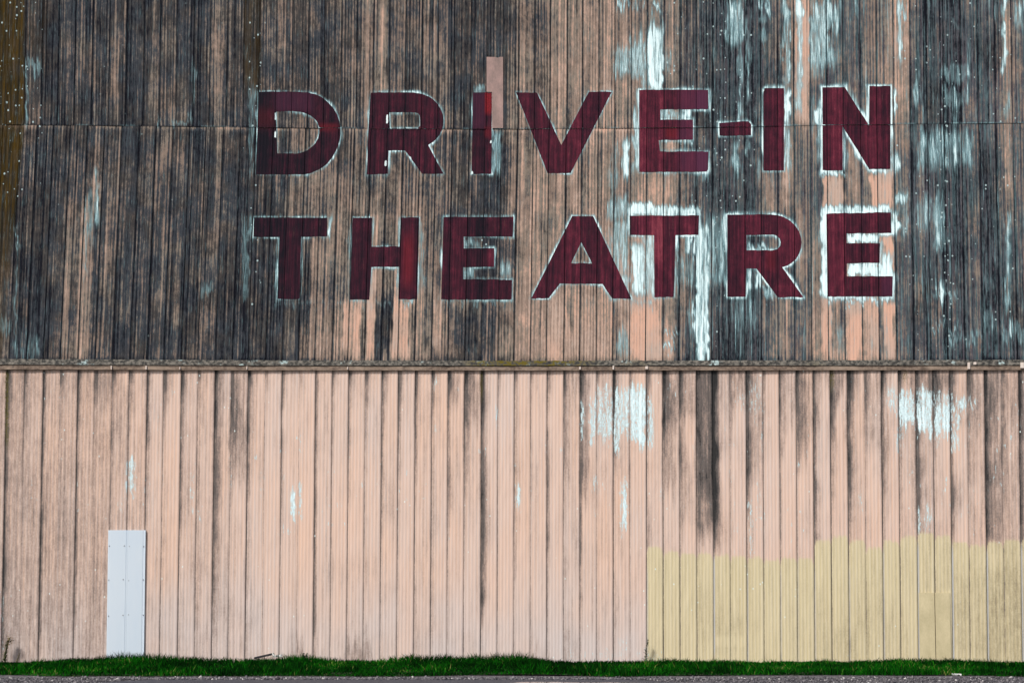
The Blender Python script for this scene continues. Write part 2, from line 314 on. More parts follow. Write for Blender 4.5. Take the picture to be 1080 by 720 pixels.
    WL = [(648,664,0,9,.7),(664,680,0,6,.6),(686,696,0,11,.8),(648,664,50,80,.62),(664,680,38,80,.60),(683,700,27,96,.92),(676,684,60,95,.6),(700,708,60,75,.5),(684,696,84,95,1.1),
          (767,784,0,50,.58),(778,783,0,130,.5),(786,790,20,110,.5),(802,806,0,60,.6),(808,812,0,20,.7),(826,832,0,95,.68),(839,846,0,120,.66),(838,848,0,20,.9),(855,874,0,75,.64),(872,878,0,30,.8),(880,888,0,30,.6),(856,880,50,74,.6),(898,905,0,20,.4),
          (946,951,0,65,.7),(952,957,0,12,.7),(964,969,80,106,.8),(1056,1060,0,78,.75),(1060,1064,95,128,.5),(1068,1080,0,30,.5),(990,1022,70,85,.38),(995,1022,92,112,.38),(1004,1012,20,30,.3),
          (968,1026,140,178,.46),(984,990,150,170,.6),(827,834,94,132,1.2),(827,833,132,178,.6),(861,867,112,132,1.1),(863,867,132,170,.6),(939.5,945,95,118,1.1),(940,948,160,182,.8),
          (655,664,148,190,.85),(644,650,150,225,.45),(668,674,115,180,.7),(772,780,150,184,.66),(786,790,145,165,.5),(696,714,117,126,.75),(714,730,117,126,.6),(726,732,147,153,.9),(741,747,116,120,.6),(740,748,170,190,.5),(798,803,165,190,.6),
          (519,529,138,184,.62),(497,499,90,98,.5),(500,512,90,98,.62),
          (640,664,208,232,.62),(646,664,232,290,.62),(648,664,290,312,.85),(664,686,214,228,1.1),(686,712,216,228,.9),(712,740,218,228,.8),(666,679,258,312,.95),(679,690,248,312,.75),(664,690,316,322,.5),(704,714,248,262,.6),(724,730,248,268,.85),(712,716,250,312,.5),
          (733,747,236,378,.80),(738,742,320,378,1.1),(742,766,225,300,.42),(759,766,230,300,.5),(716,732,268,300,.4),(735,740,250,320,.4),
          (772,798,310,345,.3),(650,664,352,378,.62),(726,732,318,352,.5),(700,716,350,353,.9),(699,713,363,367,1.0),(640,662,240,262,.3),
          (788,812,258,264,.75),(788,792,283,312,.9),(797,806,286,302,.7),(806,818,302,314,.6),(800,815,240,248,.4),
          (893,928,247,256,1.15),(893,941,278,291,1.1),(929,941,268,292,.95),(866,872,224,312,1.15),(941,948,224,246,1.0),(868,941,217,225,.9),(941,945,292,314,.9),
          (873,940,314,318,.85),(868,890,181,186,.9),(916,940,180,184,.8),(882,890,345,372,.4),(943,958,205,215,.7),
          (951,958,200,250,.4),(966,982,208,240,.45),(984,996,205,250,.5),(984,998,245,262,.4),(990,995,300,322,.85),(982,1012,308,313,.5),(984,1014,344,349,.55),(1000,1036,352,362,.42),(1056,1080,345,362,.42),(1034,1046,330,345,.3),(1060,1066,230,330,.45),
          (100,104,178,240,.66),(88,92,215,300,.5),(90,98,205,262,.4),(26,29,60,133,.6),(20,22.5,134,380,.0),(32,46,65,80,.5),(16,18,240,380,.55),(0,12,335,352,.35),(22,40,355,378,.35),
          (166,168,120,134,.7),(182,204,128,133,.5),(199,201,118,134,.7),(203,206,60,120,.4),(184,186,128,140,.8),(211,225,300,315,.4),(262,268,90,185,.35),(256,262,225,320,.4),
          (440,446,230,300,.5),(367,371,250,300,.5),(346,349,228,250,1.2),(290,294,272,316,.7),(421,423,300,314,.4),(262,268,228,250,.6),(391,393,284,312,.5),(500,507,253,262,.5),(487,500,253,261,.6),(528,541,275,296,.6),(488,500,283,294,.6),
          (300,420,318,323,.3),(425,437,316,321,.7),(466,540,316,319,.55)]
    Xw = X + 4.5 * (vn(X / 3, Y / 7, 111) - .5) + 4 * (vn(X / 6, Y / 26, 112) - .5); Yv = Y + 18 * (vn(U / 1.3, Y / 300, 113) - .5) * sst(0, 1, 1 + 0 * Y) + 10 * (vn(X / 5, Y / 12, 114) - .5)
    Yv = np.where((Y > 85) & (Y < 320) & (X > 255) & (X < 960), Y + .35 * (Yv - Y), Yv)
    for x0, x1, y0, y1, s in WL:
        k = box(Xw, Yv, x0, x1, y0, y1, 1.6, 8.0 if y1 - y0 > 20 else 2.5) * s
        W = np.maximum(W, k)
    W = W + .34 * sst(640, 720, X) * sst(.55, .82, fbm(U / 1.6, Y / 60, 31, 3)) + .10 * sst(.6, .9, fbm(U / 1.6, Y / 50, 33, 3)) + .06 * sst(560, 700, X)
    W = W * (.66 + .5 * vn(U / 1.3, Y / 45, 115))
    W = W * (1 - .55 * (T < .03)) - .25 * (T > .98)
    # lichen dots
    S = np.maximum(box(X, Y, 752, 764, -60, 380, 2, 20), 0) + .8 * box(X, Y, -80, 26, -60, 210, 3, 30) + .6 * box(X, Y, 26, 46, -60, 200, 3, 30) + .65 * box(X, Y, 992, 1006, 20, 380, 3, 20) + .45 * box(X, Y, 700, 800, -60, 260, 8, 30) + .35 * box(X, Y, 940, 1075, -60, 380, 10, 20) + .2 * box(X, Y, 46, 290, -60, 380, 10, 20) + .6 * box(X, Y, 506, 518, 225, 300, 2, 10) + .5 * box(X, Y, 262, 278, 0, 320, 3, 10)
    # brown-green algae on the far left sheets
    Mo = 1.0 * (1 - sst(24.5 - .10 * np.maximum(Y - 133, 0), 27.5 - .10 * np.maximum(Y - 133, 0), X)) * (1 - .55 * sst(200, 330, Y)) + .55 * box(X, Y, 257, 276, -60, 100, 3, 20) + .3 * box(X, Y, 26, 50, -60, 60, 4, 40)
    return np.clip(G, 0, 1.3), np.clip(W, 0, 1.5), np.clip(S, 0, 1), np.clip(Mo, 0, 1)

def wall_material_upper():
    n = NT('weathered_upper_sheet'); pc = n.attr('pc', True)
    fine = n.noise(pc, (1.15, .022, 1), 4, .7); blot = n.noise(pc, (.45, .20, 0), 5, .75, (9, 3, 0)); grain = n.noise(pc, (1.4, .8, 0), 2, .7, (3, 8, 0))
    g = n.attr('G'); amp = n.step(g, 0, .45)
    add = n.mad(fine, .80, -.40); add = n.math('ADD', add, n.mad(blot, .52, -.26)); add = n.math('ADD', add, n.mad(grain, .26, -.13))
    add = n.math('MULTIPLY', add, n.mad(amp, .75, .35)); g = n.math('ADD', g, add)
    hue = n.noise(pc, (.02, .02, .3), 2, .5, (40, 2, 0))
    warm = n.mix(n.step(hue, .35, .65), (.60, .365, .275), (.47, .345, .285))
    tan = n.mix(n.step(hue, .4, .6), (.205, .172, .143), (.215, .160, .130))
    m1 = n.mix(n.step(g, .12, .46), warm, tan)
    sep = n.t.nodes.new('ShaderNodeSeparateXYZ'); n.t.links.new(pc, sep.inputs[0])
    blue = n.math('MULTIPLY', n.step(sep.outputs[0], 600, 860), n.step(n.noise(pc, (.02, .012, 0), 2, .5, (77, 0, 0)), .2, .6))
    slate = n.mix(n.step(n.noise(pc, (.03, .03, .9), 2, .5), .4, .6), (.044, .041, .041), (.036, .042, .052)); slate = n.mix(blue, slate, n.mix(n.step(n.noise(pc, (.4, .006, 0), 3, .6, (55, 0, 0)), .40, .62), (.070, .064, .078), (.050, .085, .098)))
    m2 = n.mix(n.step(g, .46, .74), m1, slate)
    m3 = n.mix(n.step(g, .77, 1.04), m2, (.006, .007, .012))
    # algae
    mo = n.attr('Mo'); mf = n.math('MULTIPLY', mo, n.mad(n.noise(pc, (.12, .05, 0), 3, .6, (5, 5, 0)), 1.2, .25), None, True)
    m4 = n.mix(mf, m3, n.mix(n.step(n.noise(pc, (.35, .015, 0), 3, .6), .3, .7), (.012, .011, .006), (.062, .036, .004)))
    # white undercoat where the top paint has gone
    w = n.attr('W'); ww = n.math('ADD', w, n.mad(n.noise(pc, (.85, .045, 0), 5, .72, (21, 2, 0)), 2.1, -1.07)); ww = n.math('ADD', ww, n.mad(grain, .3, -.15))
    wash = n.math('MULTIPLY', n.step(ww, .05, .55), .42); m4 = n.mix(wash, m4, (.20, .33, .36))
    wm = n.step(ww, .38, .85)
    wc = n.mix(n.step(ww, .50, 1.10), (.19, .37, .42), (.74, .92, .95))
    m5 = n.mix(n.math('MULTIPLY', wm, .95), m4, wc)
    # lichen spots
    dist, c = n.voronoi(pc, (.26, .24, 0)); s = n.attr('S')
    sc_ = n.t.nodes.new('ShaderNodeSeparateColor'); n.t.links.new(c, sc_.inputs[0])
    rad = n.mad(sc_.outputs[1], .30, .04)
    sm = n.math('MULTIPLY', n.step(n.math('SUBTRACT', rad, dist), 0, .12), n.step(n.math('ADD', n.math('MULTIPLY', s, .9), n.mad(sc_.outputs[0], 1.0, -.85)), .30, .36))
    m6 = n.mix(n.math('MULTIPLY', sm, .75), m5, (.42, .56, .58))
    n.bump(n.math('ADD', n.math('ADD', grain, g), n.math('MULTIPLY', n.noise(pc, (.10, .035, .7), 2, .5, (13, 4, 0)), 5.)), .35, .006)
    return n.done(m6, .92, .10)

# ================================================================ LOWER WALL maps
YE = [(681.6,577),(699,581),(716.6,584),(734.4,584),(751.9,585),(769.6,586),(787,588),(804.8,590),(822,588),(839.8,589),(857.8,569),(875.8,565),(894,570),(912,577),(930,570),(948,566),(966.4,561),(984.4,565),(1002.5,571),(1020.6,575),(1039,572),(1057,569),(1075.2,568)]
def lower_maps(X, Y, U, J, T):
    rj = np.random.default_rng(15).normal(0, 1, 200)[J]
    Gd = .10 + .035 * rj + 0 * X
    par = J
    key = {round(k, 1): v for k, v in JD.items()}
    D_ = np.zeros(X.shape)
    nJ = len(JL)
    sx = np.zeros(nJ); sw = np.full(nJ, 3.); sy0 = np.full(nJ, 391.); sy1 = np.full(nJ, 600.)
    for i, j in enumerate(JL):
        v = key.get(round(float(j), 1), (.6 if i % 2 else .25, 3.5, 391, 560))
        sx[i], sw[i], sy0[i], sy1[i] = v
    pw = 17.8
    dR = T * pw; dL = (1 - T) * pw
    s = sx[J]; w = sw[J]; e = sy1[J]
    wob = .65 + .7 * vn(J * 9.7, Y / 26, 41)
    fade = 1 - sst(e - 60, e + 40, Y + 60 * (vn(J * 2.3, Y / 40, 42) - .5))
    core = .68 * np.exp(-(dR / (w * .38 * wob)) ** 1.3) + .34 * np.exp(-(dR / (w * 1.0 * wob)) ** 2)
    D_ = s * core * (.22 + .78 * fade) * (.62 + .6 * vn(J * 4.4, Y / 17, 43)) * (.75 + .5 * vn(U / 1.2, Y / 60, 44)) * 1.02
    s2 = sx[np.minimum(J + 1, nJ - 1)]; e2 = sy1[np.minimum(J + 1, nJ - 1)]
    D_ += .25 * s2 * np.exp(-(dL / 1.3) ** 2) * (1 - sst(e2 - 60, e2 + 40, Y))
    # the big dirty runs spread to the left of their joint as well
    D_ += np.where(s2 > 1.2, .45, np.where(s2 > 1.04, .22, 0)) * np.exp(-(dL / 5.) ** 2) * (1 - sst(e2 - 60, e2 + 20, Y)) * (X > 700)
    Gd = Gd * 1.0
    rp = 4.5 * (T - .06) / .925; rk = np.floor(rp); rf = rp - rk
    Gd = Gd + .16 * _h(J * 13 + rk, J * 0 + 7, 65) * (.3 + vn(J * 3.7 + rk * 1.9, Y / 80, 66)) * np.exp(-((rf - .5) / .22) ** 2)
    # fainter general film
    P = [(243,262,430,500,.26),(243,260,391,470,.16),(226,236,440,520,.12),(735,757,391,410,.42),(735,757,410,560,.36),(738,757,470,510,.22),(699,735,391,440,.30),(699,712,391,520,.25),(716,735,480,560,.22),
         (489,507,391,450,.30),(472,484,391,420,.25),(611,622,391,520,.30),(594,611,391,420,.20),(646,650,391,470,.2),(594,600,440,500,.2),(840,857,391,470,.26),(822,840,391,450,.16),(912,930,391,470,.18),
         (1020,1080,391,580,.11),(1002,1080,391,440,.10),(1039,1056,490,570,.20),(985,1002,391,420,.35),(966,984,391,420,.2),(769,787,391,420,.22),(787,805,391,500,.12),(1057,1080,480,600,.12),
         (116,130,440,470,.12),(300,345,688,700,.15),(365,395,680,700,.35),(316,322,676,700,.5),(560,580,680,700,.18),(0,26,391,700,.06),(870,900,391,410,.25)]
    Xq = U + 5 * (fbm(U / 6, Y / 12, 45, 3) - .5); Yq = Y + 34 * (vn(U / 1.8, Y / 60, 46) - .5)
    for x0, x1, y0, y1, v in P: Gd = Gd + v * box(Xq, Yq, x0, x1, y0, y1, 2.5, 16)
    Gd = Gd + .34 * (fbm(U / 2.6, Y / 40, 51, 4) - .5) + .14 * (fbm(X / 22, Y / 26, 55, 4) - .5) + .30 * sst(680, 1000, X) * (1 - sst(400, 540, Y)) * sst(.45, .8, fbm(U / 4, Y / 50, 56, 4)) + .10 * (fbm(X / 60, Y / 90, 52, 3) - .5)
    Gd = Gd + .17 * (1 - sst(60, 360, X)) + .05 * (1 - sst(0, 120, X)) + .06 * sst(860, 1060, X)       # vignette falloff painted into the colour: outer sheets darker, most on the left
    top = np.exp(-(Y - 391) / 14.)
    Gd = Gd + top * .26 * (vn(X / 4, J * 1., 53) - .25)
    Gd = Gd + np.where(D_ > .8, .8 + (D_ - .8) * .45, D_)
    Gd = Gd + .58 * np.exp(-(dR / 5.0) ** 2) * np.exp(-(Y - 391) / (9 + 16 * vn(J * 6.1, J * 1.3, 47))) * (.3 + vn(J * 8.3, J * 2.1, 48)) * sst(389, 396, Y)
    Gd = np.where(T < .03, np.maximum(Gd, .30 + .45 * np.minimum(s, 1) + .25 * vn(J * 4., Y / 50, 54)), Gd)
    Gd = Gd - .10 * np.exp(-((Y - 391) / 4) ** 2) * (T > .2)
    # yellow ochre overpaint, its upper edge brushed sheet by sheet
    xe = np.array([a for a, _ in YE]); ye = np.array([b for _, b in YE] + [568] * 20)
    idx = np.searchsorted(xe, JL[J] + .5) - 1; edge = ye[np.clip(idx, 0, len(ye) - 1)]
    edge = edge + 9 * np.clip(np.abs(T - .5) - .38, 0, 1) * 6 + 2.5 * (vn(U / 1.5, J * 1., 61) - .5) + 2 * (vn(U / 6, J * 1., 62) - .5)
    Yl = sst(-1.2, 1.2, Y - edge) * (JL[J] > 681)
    Yg = Yl * (T > .03)
    Q = [(752,787,646,671,.09),(752,787,671,680,-.16),(866,905,664,700,.08),(880,890,664,668,.08),(735,752,620,680,.12),(860,960,640,700,.05),(1003,1040,600,690,.10),(1040,1080,600,700,.17),(985,1002,650,690,.10),(912,930,600,690,.06)]
    Gy = np.zeros(X.shape)
    for x0, x1, y0, y1, v in Q: Gy = Gy + v * box(X, Y, x0, x1, y0, y1, 2, 3 if abs(v) > .13 and x1 < 800 else 14)
    Gd = Gd * (1 - .80 * Yg) + Yg * (.10 + Gy + .34 * (fbm(U / 3, Y / 40, 63, 4) - .5) + .10 * sst(880, 1060, X) * vn(X / 1.5, Y / 3, 64))
    # grey unpainted strip beside some joints of the ochre part
    St = np.zeros(X.shape)
    for jx, y0, y1, s_ in ((751.9,588,690,.9),(681.6,600,700,.4),(787,600,700,.5),(822,600,700,.35),(930,580,700,.5),(966.4,575,700,1.),(1002.5,578,700,1.),(1039,582,700,1.),(857.8,600,700,.35),(894,600,700,.4),(1075.2,575,700,.8),(839.8,590,700,.2)):
        k = (np.abs(JL[J] - jx) < .6) & (T < .085) & (T > .01)
        St = np.maximum(St, np.where(k, s_, 0) * box(X, Y, -999, 9999, y0, y1, 1, 8))
    WL = [(132,137,484,520,.85),(137,143,482,528,.9),(148,156,524,530,.7),(80,85,506,520,.5),(94,97,490,530,.4),(170,174,495,545,.42),(165,171,470,500,.35),(200,206,498,540,.6),(186,189,500,530,.5),(242,245,480,515,.6),(66,69,417,422,.8),(163,170,430,455,.5),(118,124,512,520,.35),(103,106,525,540,.5),
          (306,312,514,553,.9),(314,319,508,550,.7),(275,279,490,530,.55),(296,301,495,515,.4),(457,461,395,412,.8),(456,462,445,455,.7),(445,448,510,540,.5),(380,386,500,510,.5),(482,485,405,415,.7),(520,525,430,448,.75),(506,509,425,520,.35),(382,384,540,560,.4),
          (542,549,506,536,.85),(560,563,520,545,.45),(589,593,464,476,.7),(595,598,420,436,.4),(612,616,420,462,.75),(612,614,395,560,.2),(621,630,415,465,.72),(630,646,406,462,.62),(624,632,500,520,.65),(634,638,500,516,.5),
          (648,664,408,462,.82),(647,654,430,480,.8),(664,681,407,470,.98),(682,689,415,478,.72),(654,662,504,560,.88),(694,699,418,430,.6),(694,700,516,530,.7),(728,734,462,478,.65),(728,730,500,545,.4),(756,757,490,515,.4),(772,780,400,425,.4),(774,790,410,440,.4),(789,805,400,440,.5),(803,807,420,480,.5),
          (789,795,525,590,.62),(797,803,505,560,.5),(768,776,496,512,.5),(772,776,525,585,.4),(856,859,480,490,.8),(842,844,495,505,.6),(821,823,500,520,.6),(876,882,405,425,.45),
          (936,947,405,435,.66),(947,965,412,450,.82),(944,952,450,484,.55),(952,962,470,482,.4),(967,984,408,458,.92),(984,1003,412,440,.60),(985,1002,425,460,.85),(986,992,455,475,.5),(1003,1020,420,436,.85),(1003,1012,436,476,.8),(1018,1030,418,430,.6),(1020,1024,450,470,.4),(1020,1024,520,550,.6),
          (967,972,536,570,.75),(974,984,530,560,.75),(970,984,540,552,.5),(904,911,520,545,.5),(832,836,565,588,.6),(1016,1018,635,640,.7),(1034,1036,500,540,.2),
          (590,650,685,700,.45),(640,700,682,700,.42),(652,662,670,700,.5),(870,900,693,700,.5),(804,812,596,602,.2),(400,470,598,603,.28),(430,445,630,660,.2),(0,4,620,700,.5),(780,800,670,700,.2),(752,790,671,679,.25)]
    W = .62 * sst(.62, .80, fbm(X / 2.6, Y / 7, 131, 3)) * sst(.50, .68, fbm(X / 30, Y / 34, 132, 2)) * box(X, Y, -300, 1400, 400, 575, 10, 20) + .30 * sst(600, 700, X) * sst(.5, .8, fbm(U / 3, Y / 30, 133, 3)) * box(X, Y, 600, 1100, 395, 560, 10, 30)
    for x0, x1, y0, y1, v in WL: W = np.maximum(W, v * 1.05 * box(X + 3.5 * (vn(X / 2.5, Y / 6, 121) - .5), Y + 16 * (vn(U / 1.3, Y / 90, 122) - .5) + 8 * (vn(X / 4, Y / 7, 123) - .5), x0, x1, y0, y1, 2.4, 9.))
    W = W * (T > .03) * (.55 + .75 * vn(U / 1.4, Y / 28, 124)) + .12 * box(X, Y, 612, 690, 395, 475, 6, 14) + .12 * box(X, Y, 930, 1030, 395, 475, 8, 16)
    # pale dust on the foot of the wall
    Du = 1.15 * sst(585, 690, Y + 26 * (fbm(X / 26, Y / 80, 71, 3) - .5) * 2) * (.25 + .9 * fbm(X / 34, Y / 40, 72, 3)) * (1 - Yl)
    Sh = sst(560, 700, Y)
    gr = box(X, Y, 5.5, 9, 385, 470, 1.2, 12) + .8 * box(X, Y, 506, 509, 385, 420, 1, 10) + .7 * box(X, Y, 875, 880, 385, 410, 1, 8) + .7 * box(X, Y, 952, 957, 385, 402, 1, 8)
    Ri = .5 + .5 * np.cos(2 * np.pi * 4.5 * (T - .06) / .925)
    return np.clip(Gd, 0, 1.3), W, Yl, St, Du, gr, Ri

def wall_material_lower():
    n = NT('painted_lower_sheet'); pc = n.attr('pc', True)
    fine = n.noise(pc, (1.05, .012, 1), 4, .7); blot = n.noise(pc, (.30, .08, 0), 5, .7, (9, 3, 0)); grain = n.noise(pc, (.8, .5, 0), 2, .6, (3, 8, 0))
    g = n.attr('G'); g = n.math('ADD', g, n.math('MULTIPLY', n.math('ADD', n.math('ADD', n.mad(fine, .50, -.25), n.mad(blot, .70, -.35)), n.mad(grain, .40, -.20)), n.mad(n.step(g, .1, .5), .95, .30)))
    ri = n.attr('Ri'); hue = n.noise(pc, (.013, .006, .25), 3, .5, (4, 2, 0))
    t = n.math('ADD', n.math('MULTIPLY', ri, .38), n.mad(fine, 1.5, -.50)); t = n.math('ADD', t, n.mad(hue, 1.2, -.6), None, True)
    salmon = n.mix(t, (.635, .435, .335), (.545, .465, .435))
    salmon = n.mix(n.math('MULTIPLY', n.attr('Du'), .60), salmon, (.50, .48, .49))
    ochre = n.mix(n.math('ADD', n.math('MULTIPLY', ri, .45), n.mad(fine, 1.5, -.5), None, True), (.51, .43, .255), (.60, .545, .40))
    y = n.attr('Y'); base = n.mix(y, salmon, ochre)
    brown = n.mix(y, (.225, .170, .148), (.25, .21, .13))
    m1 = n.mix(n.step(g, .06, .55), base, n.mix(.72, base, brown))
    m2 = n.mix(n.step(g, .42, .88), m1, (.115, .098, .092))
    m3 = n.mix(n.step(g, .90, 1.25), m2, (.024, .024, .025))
    m3 = n.mix(n.attr('St'), m3, (.36, .37, .38))
    m3 = n.mix(n.math('MULTIPLY', n.attr('gr'), n.step(grain, .35, .65)), m3, (.10, .085, .01))
    w = n.attr('W'); ww = n.math('ADD', w, n.mad(n.noise(pc, (.80, .14, 0), 5, .80, (21, 2, 0)), 3.0, -1.62)); ww = n.math('ADD', ww, n.mad(grain, .6, -.3))
    m4 = n.mix(n.step(ww, .38, .80), m3, n.mix(n.step(ww, .6, 1.3), (.44, .60, .64), (.70, .84, .88)))
    dist, c = n.voronoi(pc, (.11, .07, 0))
    chip = n.math('MULTIPLY', n.step(n.math('SUBTRACT', .085, dist), 0, .03), n.step(n.noise(pc, (.011, .012, 0), 2, .5, (33, 1, 0)), .50, .60))
    m5 = n.mix(n.math('MULTIPLY', chip, .8), m4, (.62, .72, .72))
    n.bump(n.math('ADD', n.math('ADD', grain, g), n.math('MULTIPLY', n.noise(pc, (.10, .028, .7), 2, .5, (13, 4, 0)), 9.)), .35, .005)
    return n.done(m5, .86, .18)

# ================================================================ THE SCREEN WALL
root = empty('screen_building', (0, 0, 0))
tag(root, 'weathered corrugated drive-in theatre screen wall with maroon lettering above pink siding', 'building')
m_up = wall_material_upper(); m_lo = wall_material_lower()

# row 1: above the horizontal lap
def ys1(T0):
    s = seam(T0); base = np.concatenate([np.linspace(-150, -6, 20), np.arange(0, 131, 2.2)])
    Y = np.repeat(base[:, None], len(T0), 1).astype(float)
    k = (base > 100)[:, None]; Y = np.where(k, 100 + (Y - 100) * ((s - 100)[None] / (base[-1] - 100)), Y)
    return Y
me, X, Y, U, J, T = build_row(1, ys1)
G, W, S, Mo = upper_maps(X, Y, U, J, T)
sd = seam(X) - Y
G = G + .10 * np.exp(-(sd / 1.2) ** 2); W = W + .35 * np.exp(-(sd / 1.0) ** 2) * sst(.55, .8, vn(X / 12, Y * 0, 81))
for a, b in (('G', G), ('W', W), ('S', S), ('Mo', Mo)): fattr(me, a, b)
o = link('siding', me, m_up, root); o['label'] = 'upper course of streaked grey and tan corrugated sheets'
# row 2: lap down to the ledge
def ys2(T0):
    s = seam(T0) - 1.0; base = np.arange(0, 113)
    return s[None] + (381 - s)[None] * (base[:, None] / 112.)
me, X, Y, U, J, T = build_row(2, ys2)
G, W, S, Mo = upper_maps(X, Y, U, J, T)
sd = Y - seam(X)
G = G - .34 * np.exp(-(np.maximum(sd - 1, 0) / 2.4) ** 2) * vn(X / 14, Y * 0, 82) * (X < 720) * (sd > .5)
G = G + .25 * np.exp(-((380 - Y) / 3.) ** 2) * vn(X / 6, Y * 0, 83)
for a, b in (('G', G), ('W', W), ('S', S), ('Mo', Mo)): fattr(me, a, b)
o = link('siding', me, m_up, root); o['label'] = 'middle course of streaked sheets between lap seam and ledge'
# row 3: pink siding
def ys3(T0):
    base = np.concatenate([np.arange(388, 600, 2.4), np.arange(600, 706, 2.6)])
    return np.repeat(base[:, None], len(T0), 1)
me, X, Y, U, J, T = build_row(3, ys3)
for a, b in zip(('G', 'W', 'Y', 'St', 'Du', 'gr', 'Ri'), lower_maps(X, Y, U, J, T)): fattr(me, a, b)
o = link('siding', me, m_lo, root); o['label'] = 'faded pink corrugated siding, painted ochre at lower right'

# ---- lettering: follows every rib and lap of the sheets it is painted on
def letter_material():
    n = NT('maroon_sign_paint'); pc = n.attr('pc', True)
    fine = n.noise(pc, (.7, .03, 1), 3, .6, (3, 0, 0)); blot = n.noise(pc, (.12, .09, 0), 4, .65, (9, 3, 0)); grain = n.noise(pc, (.9, .6, 0), 2, .6, (3, 8, 0))
    t = n.attr('T'); t = n.math('ADD', t, n.math('ADD', n.math('ADD', n.mad(fine, .80, -.40), n.mad(blot, .70, -.35)), n.mad(grain, .34, -.17)))
    c = n.ramp(t, [(0, (.004, .003, .008)), (.22, (.018, .0045, .012)), (.45, (.042, .007, .017)), (.7, (.095, .013, .029)), (1, (.21, .04, .06))])
    c = n.mix(n.attr('P'), c, (.070, .018, .045))
    c = n.mix(n.attr('R'), c, n.mix(n.step(grain, .3, .7), (.19, .010, .016), (.11, .008, .014)))
    c = n.mix(n.math('MULTIPLY', n.step(n.noise(pc, (.55, .035, 0), 5, .75, (31, 6, 0)), .60, .74), .45), c, (.19, .095, .085))
    c = n.mix(n.step(n.noise(pc, (.8, .06, 0), 5, .75, (61, 6, 0)), .63, .74), c, (.018, .008, .014))
    cw = n.math('ADD', n.attr('C'), n.mad(grain, .5, -.25)); c = n.mix(n.step(cw, .45, .6), c, (.7, .82, .84))
    n.bump(n.math('ADD', grain, t), .2, .004)
    return n.done(c, .8, .15)
m_let = letter_material()

def bisect_row(bm, row, xmin, xmax):
    T0, y0, T1, y1, dd, jj, tt = lines_for(row)
    for a, b in zip(T0, T1):
        lo, hi = min(a, b) , max(a, b)
        if hi + 3 < xmin or lo - 3 > xmax: continue
        nrm = Vector((y1 - y0, -(b - a), 0)).normalized()
        bmesh.ops.bisect_plane(bm, geom=bm.verts[:] + bm.edges[:] + bm.faces[:], dist=1e-4, plane_co=Vector((a, y0, 0)), plane_no=nrm)
def panel_coord(row, x, y):
    T0, y0, T1, y1, dd, jj, tt = lines_for(row)
    out = np.zeros((len(x), 4))
    for i in range(len(x)):
        xs = T0 + (T1 - T0) * (y[i] - y0) / (y1 - y0)
        k = min(max(np.searchsorted(xs, x[i]) - 1, 0), len(xs) - 2)
        f = (x[i] - xs[k]) / max(1e-6, xs[k + 1] - xs[k])
        out[i] = (dd[k] + (dd[k + 1] - dd[k]) * f, T0[k] + (T0[k + 1] - T0[k]) * f, jj[k] if f < .98 else jj[k + 1], tt[k] if f < .5 else tt[k + 1])
    return out
